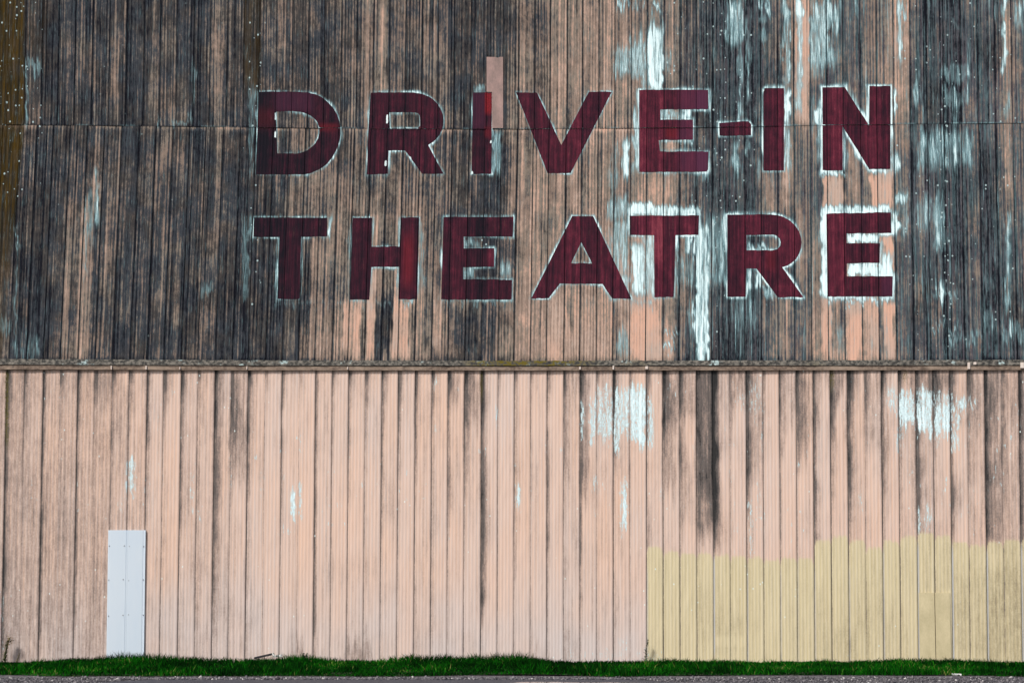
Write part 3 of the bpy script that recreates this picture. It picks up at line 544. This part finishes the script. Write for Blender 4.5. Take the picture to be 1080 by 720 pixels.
def make_letter(l):
    outer = [Vector((x, y, 0)) for x, y in l['outer']]; loops = [outer]
    if l['inner']: loops.append([Vector((x, y, 0)) for x, y in l['inner']])
    flat = [p for lp in loops for p in lp]; tris = tessellate_polygon(loops)
    xs = [p.x for p in flat]; ysv = [p.y for p in flat]
    allV, allF, allA = [], [], []; off = 0
    sy = float(seam((min(xs) + max(xs)) / 2))
    for row in (1, 2):
        bm = bmesh.new(); vs = [bm.verts.new(p) for p in flat]
        for t in tris:
            try: bm.faces.new([vs[i] for i in t])
            except ValueError: pass
        geom = lambda: bm.verts[:] + bm.edges[:] + bm.faces[:]
        if row == 1:
            bmesh.ops.bisect_plane(bm, geom=geom(), dist=1e-4, plane_co=(0, sy - .1, 0), plane_no=(0, 1, 0), clear_outer=True)
        else:
            bmesh.ops.bisect_plane(bm, geom=geom(), dist=1e-4, plane_co=(0, sy + .2, 0), plane_no=(0, 1, 0), clear_inner=True)
        if not bm.faces: bm.free(); continue
        bisect_row(bm, row, min(xs), max(xs))
        yy = math.floor(min(ysv) / 3) * 3
        while yy < max(ysv):
            bmesh.ops.bisect_plane(bm, geom=geom(), dist=1e-4, plane_co=(0, yy, 0), plane_no=(0, 1, 0)); yy += 3
        bm.verts.index_update(); x = np.array([v.co.x for v in bm.verts]); y = np.array([v.co.y for v in bm.verts])
        pcx = panel_coord(row, x, y)
        # brush wobble of the outline, a fraction of a unit
        jx = .35 * (vn(x / 5, y / 5, 91) - .5); jy = .7 * (vn(x / 4, y / 9, 92) - .5)
        wx, wz = wall_xz(x + jx * 0, y + jy)
        V = np.stack([wx, -(BASE[row] + pcx[:, 0] + .0035), wz], -1)
        allV.append(V); allA.append(np.stack([x, y, pcx[:, 1], pcx[:, 2], pcx[:, 3]], -1))
        for f in bm.faces:
            ids = [v.index + off for v in f.verts]
            for k in range(1, len(ids) - 1): allF.append((ids[0], ids[k], ids[k + 1]))
        off += len(V); bm.free()
    V = np.concatenate(allV); A = np.concatenate(allA); Fc = np.array(allF)
    a = V[Fc[:, 0]]; b = V[Fc[:, 1]]; c = V[Fc[:, 2]]
    nrm = np.cross(b - a, c - a); ok = np.linalg.norm(nrm, axis=1) > 1e-10
    flip = nrm[:, 1] > 0; Fc[flip] = Fc[flip][:, ::-1]; Fc = Fc[ok]
    me = mesh_np(V, Fc)
    x, y, u, j, t = A.T
    if len(me.vertices) == len(V):
        vattr(me, 'pc', np.stack([u, y, j * 3.1], -1))
        rj = np.random.default_rng(25).normal(0, 1, 200)[j.astype(int)]
        Tt = ip(x, [260, 300, 360, 400, 500, 560, 640, 680, 760, 830, 880, 945], [.16, .24, .28, .34, .32, .42, .44, .48, .44, .52, .58, .52]) + .07 * rj + .28 * (vn(u / 2.2, y / 150, 26) - .5)
        Tt += .10 * box(x, y, 425, 436, 240, 300, 3, 10) + .25 * box(x, y, 685, 700, 228, 280, 3, 8) + .12 * box(x, y, 500, 530, 0, 400, 1, 1) * (y > 262) * (y < 282)
        Tt = Tt - .28 * (t < .03) - .14 * np.exp(-t / .12) * (vn(j, y / 40, 27) > .4) - .05 * (t > .97)
        Tt = Tt - .2 * box(x, y, 268, 283, 95, 186, 2, 3) - .2 * box(x, y, 502, 514, 226, 316, 2, 3)
        if row: pass
        fattr(me, 'T', np.clip(Tt, 0, 1))
        fattr(me, 'P', np.clip(.55 * box(x, y, 716, 748, 94, 182, 5, 4) + .4 * box(x, y, 734, 748, 94, 182, 3, 4) + .5 * box(x, y, 930, 942, 292, 312, 3, 3) + .4 * box(x, y, 290, 330, 97, 118, 5, 4) + .35 * box(x, y, 497, 512, 97, 136, 3, 4) + .3 * box(x, y, 757, 775, 127, 134, 3, 2), 0, 1))
        fattr(me, 'R', np.clip(1.0 * box(x, y, 511.6, 519, 97, 120, .5, 3) + .5 * box(x, y, 702, 714, 136, 146, 3, 3) + .45 * box(x, y, 335, 356, 131, 138, 5, 3) + .4 * box(x, y, 511, 519, 134, 145, 2, 3) + .18 * box(x, y, 268, 290, 115, 135, 4, 8) + .45 * box(x, y, 425, 436, 250, 300, 4, 12) + .3 * box(x, y, 808, 818, 262, 285, 4, 6), 0, 1))
        fattr(me, 'C', np.clip(box(x, y, 407.4, 409.4, 120.5, 131, .6, 1) + box(x, y, 405.8, 408, 169, 176, .6, 1) + .7 * box(x, y, 289.6, 291.5, 119, 128, .5, 1) + .8 * box(x, y, 289.3, 291.5, 138, 145, .5, 1) + box(x, y, 517, 519, 148, 152, .5, 1) + .9 * box(x, y, 497, 499, 180, 184, .5, 1) + .8 * box(x, y, 432, 434, 165, 172, .6, 1) + .7 * box(x, y, 804, 806.2, 93, 98, .4, 1), 0, 1))
    nm = 'painted_hyphen' if l['ch'] == 'hyphen' else 'painted_letter'
    ob = link(nm, me, m_let, root); ob['label'] = l['label']
for l in L: make_letter(l)

# ---- plain pink patch sheet beside the letter I (drawn slightly below the letter paint)
def patch_material(name, c1, c2, sc=3.0, rough=.8):
    n = NT(name); tc = n.t.nodes.new('ShaderNodeTexCoord').outputs['Object']
    a = n.noise(tc, (sc, sc, sc * .5), 5, .65); b = n.noise(tc, (60, 60, 25), 3, .6)
    c = n.mix(n.math('ADD', n.mad(a, 1.6, -.4), n.mad(b, .6, -.3), None, True), c1, c2); n.bump(b, .2, .003)
    return n.done(c, rough, .3)
m_patch = patch_material('pink_patch_paint', (.17, .13, .12), (.44, .29, .265), 5.0)
bm = bmesh.new()
pxs = [518.9, 522, 525, 528, 530.6]; ysn = list(np.linspace(61, 97.4, 8)) + list(np.linspace(97.6, 135.6, 7))
g_ = []
for yv in ysn:
    r = []
    for k, xv in enumerate(pxs):
        if k == 0: xv = 513.2 if yv < 97.5 else 518.9
        wob = .5 * math.sin(yv * .9 + k) if (k in (0, 4) and yv < 95 and False) else 0
        wx, wz = wall_xz(xv + wob, yv + (.5 * math.sin(xv * 2.9) if yv < 62 else 0)); r.append(bm.verts.new((float(wx), -.0345, float(wz))))
    g_.append(r)
for i in range(len(g_) - 1):
    for k in range(4): bm.faces.new([g_[i][k], g_[i + 1][k], g_[i + 1][k + 1], g_[i][k + 1]])
ge = bmesh.ops.extrude_face_region(bm, geom=bm.faces[:]); 
for v in [e for e in ge['geom'] if isinstance(e, bmesh.types.BMVert)]: v.co.y += .010
bmesh.ops.recalc_face_normals(bm, faces=bm.faces)
o = bmo('repair_sheet', bm, m_patch, root); o['label'] = 'narrow smooth pink patch beside the first letter I'

# ---- ledge between the two kinds of siding
def ledge_material(kind):
    n = NT('ledge_board_' + kind); tc = n.t.nodes.new('ShaderNodeTexCoord').outputs['Object']
    a = n.noise(tc, (1.1, 1, 2), 4, .65); b = n.noise(tc, (14, 14, 22), 4, .7); c_ = n.noise(tc, (2.6, 1, 4), 4, .7, (4, 7, 1)); d = n.noise(tc, (.35, 1, .3), 2, .5, (8.3, 0, 0)); e = n.noise(tc, (5, 5, 60), 3, .6)
    if kind == 'top':
        c = n.mix(n.step(b, .38, .66), (.035, .036, .035), (.21, .195, .17))
        c = n.mix(n.math('MULTIPLY', n.step(c_, .56, .64), n.step(b, .42, .58)), c, (.42, .56, .57))
        c = n.mix(n.math('MULTIPLY', n.step(d, .60, .68), n.step(b, .46, .56)), c, (.12, .095, .012))
    else:
        c = n.mix(n.step(n.math('ADD', b, n.mad(e, .6, -.3)), .3, .7), (.085, .062, .05), (.25, .19, .15))
        c = n.mix(n.math('MULTIPLY', n.step(a, .45, .7), .7), c, (.36, .28, .22))
        c = n.mix(n.math('MULTIPLY', n.step(c_, .62, .70), .7), c, (.03, .032, .035))
    n.bump(b, .6, .01); return n.done(c, .9, .2)
m_lt = ledge_material('top'); m_lb = ledge_material('trim')
def ledge(name, ytop, ybot, depth, mat, label, seed, back=.0):
    bm = bmesh.new(); xs = np.arange(-215, 1296, 2.0); r = []
    for x in xs:
        w = .5 * (float(vn(np.array(x / 5.), np.array(0.), seed)) - .5)
        bowt = float(np.interp(x, [0, 300, 560, 1080], [-1.6, .1, .5, -.6]))
        dd_ = depth + .006 * (float(vn(np.array(x / 9.), np.array(3.), seed)) - .5)
        X1, Z1 = wall_xz(x, ytop + w + bowt); X2, Z2 = wall_xz(x, ybot + bowt * .55)
        r.append([bm.verts.new(p) for p in ((float(X1), back, float(Z1)), (float(X1), -dd_, float(Z1) - .006), (float(X2), -dd_, float(Z2)), (float(X2), back, float(Z2)))])
    for a, b in zip(r[:-1], r[1:]):
        for k in range(3): bm.faces.new([a[k], a[k + 1], b[k + 1], b[k]])
    bmesh.ops.recalc_face_normals(bm, faces=bm.faces)
    for f in bm.faces: pass
    o = bmo(name, bm, mat, root); o['label'] = label; return o
ledge('ledge_board', 380.0, 385.6, .085, m_lt, 'mottled mossy board along the seam above the pink siding', 3)
ledge('ledge_trim', 385.6, 390.6, .065, m_lb, 'brown weathered trim strip under the mossy ledge board', 4)
m_clip = patch_material('pale_clip', (.50, .40, .34), (.70, .66, .62))
m_dk = patch_material('dark_knot', (.008, .008, .008), (.02, .018, .015))
for x, w, h, y, lab in ((118.3,1.3,5,386,None),(155,1.3,5,386,None),(190.5,1.0,4,387,None),(261,1.0,4.5,386.5,None),(367,1.0,4,387,None),(611.6,1.8,4,387,None),(646.7,1.8,5,386,None),(681.8,3.0,4.2,386.5,None),(1020.8,2.9,8,382.6,None),(1027.2,3.2,4,382,None),(1077,4,7,382.6,None)):
    bm = bmesh.new(); a, za = wall_xz(x - w / 2, y); b, zb = wall_xz(x + w / 2, y + h - 1)
    bm_box(bm, float(a), float(b), -.094, -.055, float(zb), float(za), .004); bmo('ledge_clip', bm, m_clip, root)

# ---- body of the building behind the sheets, with a coping
m_core = patch_material('structure_timber', (.10, .085, .07), (.17, .14, .12))
bm = bmesh.new(); x0 = float(wall_xz(JL[0] + 6, 500)[0]); x1 = float(wall_xz(JL[-1] - 6, 500)[0]); zt = float(wall_xz(540, -145)[1])
bm_box(bm, x0, x1, .03, 1.2, .0, zt, .02); bmo('frame', bm, m_core, root)
bm = bmesh.new(); bm_box(bm, x0 - .15, x1 + .15, -.12, 1.3, zt + .02, zt + .14, .01); bmo('coping', bm, m_core, root)

# ---- pale sheet metal door with its fasteners
m_door = NT('pale_blue_sheet_metal'); tc = m_door.t.nodes.new('ShaderNodeTexCoord').outputs['Object']
a = m_door.noise(tc, (1.2, 1, .5), 4, .6); b = m_door.noise(tc, (9, 9, 2), 4, .6); c_ = m_door.noise(tc, (50, 50, 40), 2, .5)
cc = m_door.mix(m_door.math('ADD', m_door.mad(a, 1.2, -.3), m_door.mad(b, .5, -.2), None, True), (.475, .565, .66), (.55, .61, .67))
m_door.bump(b, .06, .01); m_door = m_door.done(cc, .45, .45)
m_screw = patch_material('screw_metal', (.16, .17, .20), (.26, .28, .32))
door = empty('sheet_metal_door', (0, 0, 0), root); door['label'] = 'pale blue-white sheet metal door panel in the pink siding'
xl = lambda y: 114.6 + (112.6 - 114.6) * (y - 559) / 131; xr = lambda y: 154.0 + (152.2 - 154.0) * (y - 559) / 131; xm = lambda y: 134.0 + (131.7 - 134.0) * (y - 559) / 131
def door_sheet(fa, fb, prof, label):
    bm = bmesh.new(); rows = []
    for y in (558.8, 590, 620, 650, 703):
        r = []
        for t, d in prof:
            wx, wz = wall_xz(fa(y) + (fb(y) - fa(y)) * t, y); r.append(bm.verts.new((float(wx), -d, float(wz))))
        rows.append(r)
    for p, q in zip(rows[:-1], rows[1:]):
        for k in range(len(prof) - 1): bm.faces.new([p[k], q[k], q[k + 1], p[k + 1]])
    # top return
    back = [bm.verts.new((v.co.x, .0, v.co.z)) for v in rows[0]]
    for k in range(len(prof) - 1): bm.faces.new([rows[0][k], rows[0][k + 1], back[k + 1], back[k]])
    o = bmo('door_sheet', bm, m_door, door); o['label'] = label
door_sheet(xl, xm, [(0, .0), (0, .036), (.06, .040), (.09, .0385), (.12, .040), (.5, .041), (.97, .040), (1.0, .034)], 'left sheet of the door')
door_sheet(xm, xr, [(0, .031), (.015, .048), (.06, .048), (.09, .046), (.5, .045), (.86, .043), (.88, .038), (.96, .038), (.975, .046), (1, .046), (1, .0)], 'right sheet of the door')
for y in (576, 611.4, 648.5):
    for f in (lambda y: xl(y) + 1.6, lambda y: xm(y) - 2.4, lambda y: xm(y) + 3.2, lambda y: xr(y) - 1.6):
        wx, wz = wall_xz(f(y) + random.uniform(-.4, .4), y + random.uniform(-.8, .8))
        bm = bmesh.new(); bmesh.ops.create_cone(bm, cap_ends=True, segments=8, radius1=.011, radius2=.006, depth=.012)
        for v in bm.verts: v.co = Vector((v.co.x, -v.co.z * 1., v.co.y)) + Vector((float(wx), -.046, float(wz)))
        bmesh.ops.recalc_face_normals(bm, faces=bm.faces); bmo('screw', bm, m_screw, door)

# ---- overpainted hatch in the ochre part
m_hatch = patch_material('ochre_hatch_paint', (.40, .35, .215), (.63, .55, .36), 3.2)
bm = bmesh.new(); a, za = wall_xz(968.7, 624.5); b, zb = wall_xz(1003.2, 705.6)
mid = float(wall_xz(986, 650)[0]); g1 = .006
bm_box(bm, float(a), mid - g1, -.030, -.010, float(zb) if zb > 0 else .02, float(za), .003)
bm_box(bm, mid + g1, float(b), -.030, -.010, float(zb) if zb > 0 else .02, float(za), .003)
o = bmo('hatch', bm, m_hatch, root); o['label'] = 'flat hatch sheet painted over in ochre'

# ================================================================ GROUND
def ground_mat(name, c1, c2, c3, sc=1.0, rough=.9, bump=.6):
    n = NT(name); tc = n.t.nodes.new('ShaderNodeTexCoord').outputs['Object']
    a = n.noise(tc, (1.3 * sc, 1.3 * sc, 1), 4, .6); b = n.noise(tc, (26 * sc, 26 * sc, 1), 4, .7); v, vc = n.voronoi(tc, (34 * sc, 34 * sc, 34))
    sep = n.t.nodes.new('ShaderNodeSeparateColor'); n.t.links.new(vc, sep.inputs[0])
    c = n.mix(n.step(n.math('ADD', b, n.mad(a, .5, -.25)), .3, .7), c1, c2); c = n.mix(n.step(sep.outputs[0], .80, .9), c, c3)
    n.bump(n.math('ADD', v, b), bump, .02); return n.done(c, rough, .3)
m_gr = ground_mat('gravel_earth', (.030, .029, .034), (.105, .10, .112), (.24, .23, .235))
m_road = ground_mat('worn_asphalt', (.022, .028, .042), (.042, .050, .070), (.08, .09, .105), 1.2, .6, .2)
m_soil = ground_mat('turf_soil', (.008, .014, .005), (.016, .03, .008), (.02, .035, .01))
def sheet(name, poly, z, mat):
    bm = bmesh.new(); bm.faces.new([bm.verts.new((x, y, z)) for x, y in poly]); bmesh.ops.triangulate(bm, faces=bm.faces)
    o = bmo(name, bm, mat); o['kind'] = 'structure'; return o
sheet('ground', [(-300, -120), (300, -120), (300, 300), (-300, 300)], -.004, m_gr)
def wavy(y, seed, amp, x0=-16, x1=16, n=160):
    return [(x, y + amp * 2 * (float(fbm(np.array(x * .6), np.array(seed * 1.), seed, 4)) - .5) + .10 * (float(vn(np.array(x * 5.), np.array(seed * 1.), seed)) - .5)) for x in np.linspace(x0, x1, n)]
edge_g = wavy(ground_xy(540, 711.9)[1], 3, .60)
edge_r = [(x, y - 2.2 * (1 - math.exp(-max(0, abs(x + 1.9) - 3.2) ** 2 / 1.5))) for x, y in wavy(ground_xy(540, 715.2)[1], 8, .25, -40, 40, 300)]
sheet('turf', [(-16, .0)] + [p for p in edge_g] + [(16, .0)], .004, m_soil)
sheet('road', [(-40, -60)] + edge_r + [(40, -60)], .000, m_road)
m_w = NT('puddle_water'); m_w.b.inputs['IOR'].default_value = 1.33; m_w = m_w.done((.10, .10, .11), .04, .8)
pb = []
for k in range(40):
    a = 2 * math.pi * k / 40; r = 1 + .16 * math.sin(3 * a + 1) + .10 * math.sin(7 * a)
    pb.append((ground_xy(615, 719)[0] + 1.35 * r * math.cos(a), -7.45 + .80 * r * math.sin(a)))
o = sheet('puddle', pb, .005, m_w)

# loose gravel along the verge
def stones(n):
    base = np.array([(1,0,0),(-1,0,0),(0,1,0),(0,-1,0),(0,0,1),(0,0,-1)], float)
    fc = np.array([(0,2,4),(2,1,4),(1,3,4),(3,0,4),(2,0,5),(1,2,5),(3,1,5),(0,3,5)])
    x = rng.uniform(-13, 13, n); y = rng.uniform(-7.4, -5.2, n); inroad = y < np.interp(x, [p[0] for p in edge_r], [p[1] for p in edge_r]) + .1; y = np.where(inroad | ((y < -6.5) & (x > 0) & (x < 3)), rng.uniform(-5.9, -5.3, n), y); s = rng.uniform(.008, .022, n) * np.where(rng.random(n) < .05, 1.8, 1)
    sc = rng.uniform(.6, 1.3, (n, 3)) * s[:, None]; sc[:, 2] *= .7
    jit = rng.uniform(.7, 1.3, (n, 6, 1))
    V = base[None] * jit * sc[:, None, :]; a = rng.uniform(0, 6.28, n); ca, sa = np.cos(a)[:, None], np.sin(a)[:, None]
    Vx = V[..., 0] * ca - V[..., 1] * sa + x[:, None]; Vy = V[..., 0] * sa + V[..., 1] * ca + y[:, None]; Vz = V[..., 2] + s[:, None] * .3
    me = mesh_np(np.stack([Vx, Vy, Vz], -1).reshape(-1, 3), (fc[None] + 6 * np.arange(n)[:, None, None]).reshape(-1, 3))
    fattr(me, 'shade', np.repeat(rng.random(n), 6)); return me
n = NT('loose_stone'); m_st = n.done(n.ramp(n.attr('shade'), [(0, (.03, .028, .034)), (.6, (.11, .105, .115)), (.93, (.20, .19, .20)), (1, (.5, .48, .47))]), .9, .25)
o = link('gravel', stones(16000), m_st); o['kind'] = 'stuff'; o['label'] = 'loose grey gravel along the foot of the grass verge'; o['category'] = 'gravel'

# grass
OX = [-400, 0, 20, 40, 70, 100, 112, 135, 160, 185, 215, 260, 292, 318, 335, 360, 385, 410, 440, 480, 520, 545, 556, 575, 600, 640, 680, 720, 770, 800, 850, 900, 950, 975, 1010, 1040, 1080, 1500]
OY = [697, 700, 700.5, 698, 696, 693.5, 690, 689, 690.5, 691, 693, 695, 693.5, 690, 691, 695, 697, 693, 690.5, 691, 690, 688, 691, 695, 698, 697, 697, 696, 695.5, 698, 697.5, 697.5, 694.5, 694.5, 696.5, 698.5, 698, 697]
def grass(n):
    x = rng.uniform(-13.5, 13.5, n); y = -5.45 * rng.random(n) ** 1.05 - .02
    ex = np.array([p[0] for p in edge_g]); ey = np.array([p[1] for p in edge_g])
    keep = y > np.interp(x, ex, ey) - .05 + .1 * rng.normal(0, 1, n) ** 2 * 0
    x = x[keep]; y = y[keep]; n = len(x)
    pxs_ = 540 + x * 58.4
    back = np.clip((700 - np.interp(pxs_, OX, OY)) / 57.6, .02, .3)
    cl = np.clip((fbm(x * 2.2, y * 1.8, 7, 3) - .5) * 1.9 + .5, 0, 1)
    wb = np.exp(y / .9)                               # 1 at the wall
    h = (back * (.70 + .45 * rng.random(n) + .35 * vn(x * 6, y * 0, 77) )) * wb + (1 - wb) * (.016 + .13 * cl ** 2.0) * (.6 + .8 * rng.random(n))
    h += (rng.random(n) < .02) * .05
    w = rng.uniform(.004, .009, n); a = rng.uniform(0, math.pi, n); ca = np.cos(a) * w; sa = np.sin(a) * w
    lx = rng.normal(0, .42, n) * h; ly = rng.normal(0, .42, n) * h
    z0 = np.zeros(n)
    v0 = np.stack([x - ca, y - sa, z0], -1); v1 = np.stack([x + ca, y + sa, z0], -1)
    v2 = np.stack([x + lx * .35 + ca * .8, y + ly * .35 + sa * .8, h * .55], -1); v3 = np.stack([x + lx * .35 - ca * .8, y + ly * .35 - sa * .8, h * .55], -1)
    v4 = np.stack([x + lx, y + ly, h], -1)
    V = np.stack([v0, v1, v2, v3, v4], 1).reshape(-1, 3); V[:, 1] = np.minimum(V[:, 1], -.05)
    i = 5 * np.arange(n)[:, None]
    Fc = np.concatenate([i + np.array([0, 1, 2]), i + np.array([0, 2, 3]), i + np.array([3, 2, 4])])
    me = mesh_np(V, Fc); fattr(me, 'shade', np.repeat(np.clip(.12 + .70 * np.clip(1.6 * fbm(x * 1.3 + 40, y * .9, 9, 4) - .3, 0, 1) + .20 * rng.normal(0, 1, n) + (rng.random(n) < .012) * .6, 0, 1), 5)); return me
n = NT('grass_blade')
m_grass = n.done(n.ramp(n.attr('shade'), [(0, (.0006, .008, .001)), (.44, (.0012, .026, .001)), (.80, (.004, .10, .002)), (.97, (.02, .15, .006)), (1, (.13, .15, .04))]), .95, .04)
n.b.inputs['Subsurface Weight'].default_value = 0
o = link('grass', grass(150000), m_grass); o['kind'] = 'stuff'; o['label'] = 'short vivid green grass strip at the foot of the wall'; o['category'] = 'grass'

# ================================================================ WEEDS AND LITTER
def leafmat(name, c1, c2):
    return patch_material(name, c1, c2, 8.0, .7)
m_stem = leafmat('weed_stem', (.06, .07, .03), (.10, .09, .04)); m_leafA = leafmat('weed_leaf_olive', (.05, .09, .02), (.13, .13, .04)); m_leafB = leafmat('weed_leaf_dark', (.012, .028, .014), (.03, .05, .03)); m_seed = leafmat('weed_seed_head', (.16, .12, .05), (.26, .20, .10))
def tube(bm, pts, r0, r1, seg=5):
    prev = None
    for i, p in enumerate(pts):
        r = r0 + (r1 - r0) * i / (len(pts) - 1); ring = [bm.verts.new((p[0] + r * math.cos(2 * math.pi * k / seg), p[1] + r * math.sin(2 * math.pi * k / seg), p[2])) for k in range(seg)]
        if prev:
            for k in range(seg): bm.faces.new([prev[k], prev[(k + 1) % seg], ring[(k + 1) % seg], ring[k]])
        prev = ring
    bm.faces.new(prev)
def leaf(bm, p, a, el, ln, wd):
    d = Vector((math.cos(a) * math.cos(el), math.sin(a) * math.cos(el), math.sin(el))); s = d.cross(Vector((0, 0, 1))).normalized() * wd; up = s.cross(d).normalized() * wd * .4
    P = Vector(p); v = [bm.verts.new(q) for q in (P, P + d * ln * .35 + s + up, P + d * ln * .75 + s * .7 - up, P + d * ln - up * 2, P + d * ln * .75 - s * .7 - up, P + d * ln * .35 - s + up, P + d * ln * .5)]
    for a_, b_ in ((0, 1), (1, 2), (2, 3), (3, 4), (4, 5), (5, 0)): bm.faces.new([v[a_], v[b_], v[6]])
def weed(px, y, h, lean, nl, ll, lw, mat, label, head=False, cat='weed', spread=.0, stems=1, top=1.0):
    x = float(wall_xz(px, 699)[0])
    r = empty('weed', (x, y, 0)); tag(r, label, cat)
    sb = bmesh.new(); lb = bmesh.new(); hb = bmesh.new()
    for s in range(stems):
        a0 = random.uniform(0, 6.28); hs = h * random.uniform(.75, 1) if s else h
        pts = [(lean * t * t * h + spread * t * math.cos(a0), spread * t * math.sin(a0) * .5, hs * t) for t in np.linspace(0, 1, 9)]
        tube(sb, pts, .006, .0025)
        for i in range(nl):
            t = .08 + .9 * i / nl * top; k = min(int(t * 8), 7); f = t * 8 - k; p = tuple(pts[k][c] + (pts[k + 1][c] - pts[k][c]) * f for c in range(3))
            leaf(lb, p, random.uniform(0, 6.28), random.uniform(.1, 1.0), ll * random.uniform(.6, 1.2) * (1.15 - .6 * t), lw)
        if head:
            for i in range(26): leaf(hb, (pts[-1][0] + random.uniform(-.05, .07), random.uniform(-.03, .03), hs + random.uniform(-.09, .02)), random.uniform(0, 6.28), random.uniform(-.2, 1.2), .04, .010)
    bmo('stem', sb, m_stem, r); bmo('leaves', lb, mat, r)
    if head: bmo('seed_head', hb, m_seed, r)
    else: hb.free()
    return r
weed(7.5, -.22, .46, .10, 44, .085, .014, m_leafA, 'tall olive weed with a brown seed head at the far left', True, stems=3, spread=.05)
weed(19.5, -.16, .20, .05, 14, .05, .008, m_seed, 'small dry brown weed right of the tall olive one', stems=2, spread=.05)
weed(680, -.18, .44, .13, 46, .075, .013, m_leafB, 'thin dark leaning weed where pink meets ochre paint')
weed(324, -.30, .20, .02, 22, .07, .020, m_leafB, 'short dark broad-leaved clump in the grass', stems=3, spread=.06)
weed(561, -.15, .19, -.25, 5, .04, .004, m_stem, 'wispy grass stalks leaning on the wall right of the tall tuft', stems=4, spread=.07, cat='grass tuft')
weed(578, -.15, .14, .1, 4, .04, .004, m_stem, 'single short stalk below the middle of the pink siding', stems=2, spread=.03, cat='grass tuft')

# dark plank with torn white rag
def rag(bm, cx, cy, cz, w, d, h, seed, n=9):
    g = [[bm.verts.new((cx + (i / (n - 1) - .5) * w * (1 + .2 * math.sin(j * 2 + seed)), cy + (j / (n - 1) - .5) * d, cz + h * float(vn(np.array(i * .9), np.array(j * .9), seed)))) for i in range(n)] for j in range(n)]
    for j in range(n - 1):
        for i in range(n - 1): bm.faces.new([g[j][i], g[j][i + 1], g[j + 1][i + 1], g[j + 1][i]])
m_board = patch_material('wet_dark_board', (.012, .012, .016), (.03, .03, .035)); m_rag = patch_material('dirty_white_plastic', (.35, .36, .34), (.65, .66, .64))
bx_ = (281 - 540) / 58.4
bm = bmesh.new(); bm_box(bm, -.20, .16, -.05, .05, -.018, .018, .006)
for v in bm.verts: v.co.z += .02 * math.sin(v.co.x * 9)
o = bmo('fallen_board', bm, m_board); o.location = (bx_, -.28, .145); o.rotation_euler = (0, -math.radians(6), .05); tag(o, 'dark broken board lying on the grass against the pink siding', 'board')
bm = bmesh.new(); rag(bm, 0, 0, 0, .16, .12, .11, 5); o = bmo('plastic_scrap', bm, m_rag); o.location = (bx_ + .22, -.34, .10); tag(o, 'torn white plastic scrap at the end of the dark board', 'litter')
gx_, gy_ = ground_xy(1009, 713.2); bm = bmesh.new(); rag(bm, 0, 0, 0, .13, .12, .05, 9); o = bmo('paper_scrap', bm, m_rag); o.location = (gx_, gy_, .01); tag(o, 'crumpled white paper scrap on gravel at lower right', 'litter')

# ================================================================ LIGHT AND CAMERA
w = bpy.data.worlds.new("World"); scene.world = w; w.use_nodes = True
nt = w.node_tree; sky = nt.nodes.new('ShaderNodeTexSky'); sky.sky_type = 'NISHITA'; sky.sun_disc = False
SE, AZ = math.radians(44), math.radians(214)       # azimuth from +Y, clockwise
sky.sun_elevation = SE; sky.sun_rotation = AZ; sky.air_density = 1.0; sky.dust_density = 3.0; sky.ozone_density = .6
nt.links.new(sky.outputs[0], nt.nodes['Background'].inputs[0]); nt.nodes['Background'].inputs[1].default_value = .08
sd_ = bpy.data.lights.new('sun', 'SUN'); sd_.energy = 2.2; sd_.angle = math.radians(10); sd_.color = (1, .95, .88)
so = bpy.data.objects.new('sun', sd_); col.objects.link(so)
dirv = Vector((math.sin(AZ) * math.cos(SE), math.cos(AZ) * math.cos(SE), math.sin(SE)))
so.rotation_euler = dirv.to_track_quat('Z', 'Y').to_euler(); so.location = (0, -20, 30)

cam = bpy.data.cameras.new('camera'); co = bpy.data.objects.new('camera', cam); col.objects.link(co)
cam.sensor_width = 36; cam.lens = F / 1080 * 36; cam.clip_end = 2000; cam.clip_start = .5
co.location = (0, -D, H); co.rotation_euler = (math.pi / 2 + TH, 0, 0); scene.camera = co
vs = scene.view_settings; vs.view_transform = 'Standard'; vs.look = 'None'; vs.gamma = 1; vs.use_curve_mapping = False; vs.exposure = .74
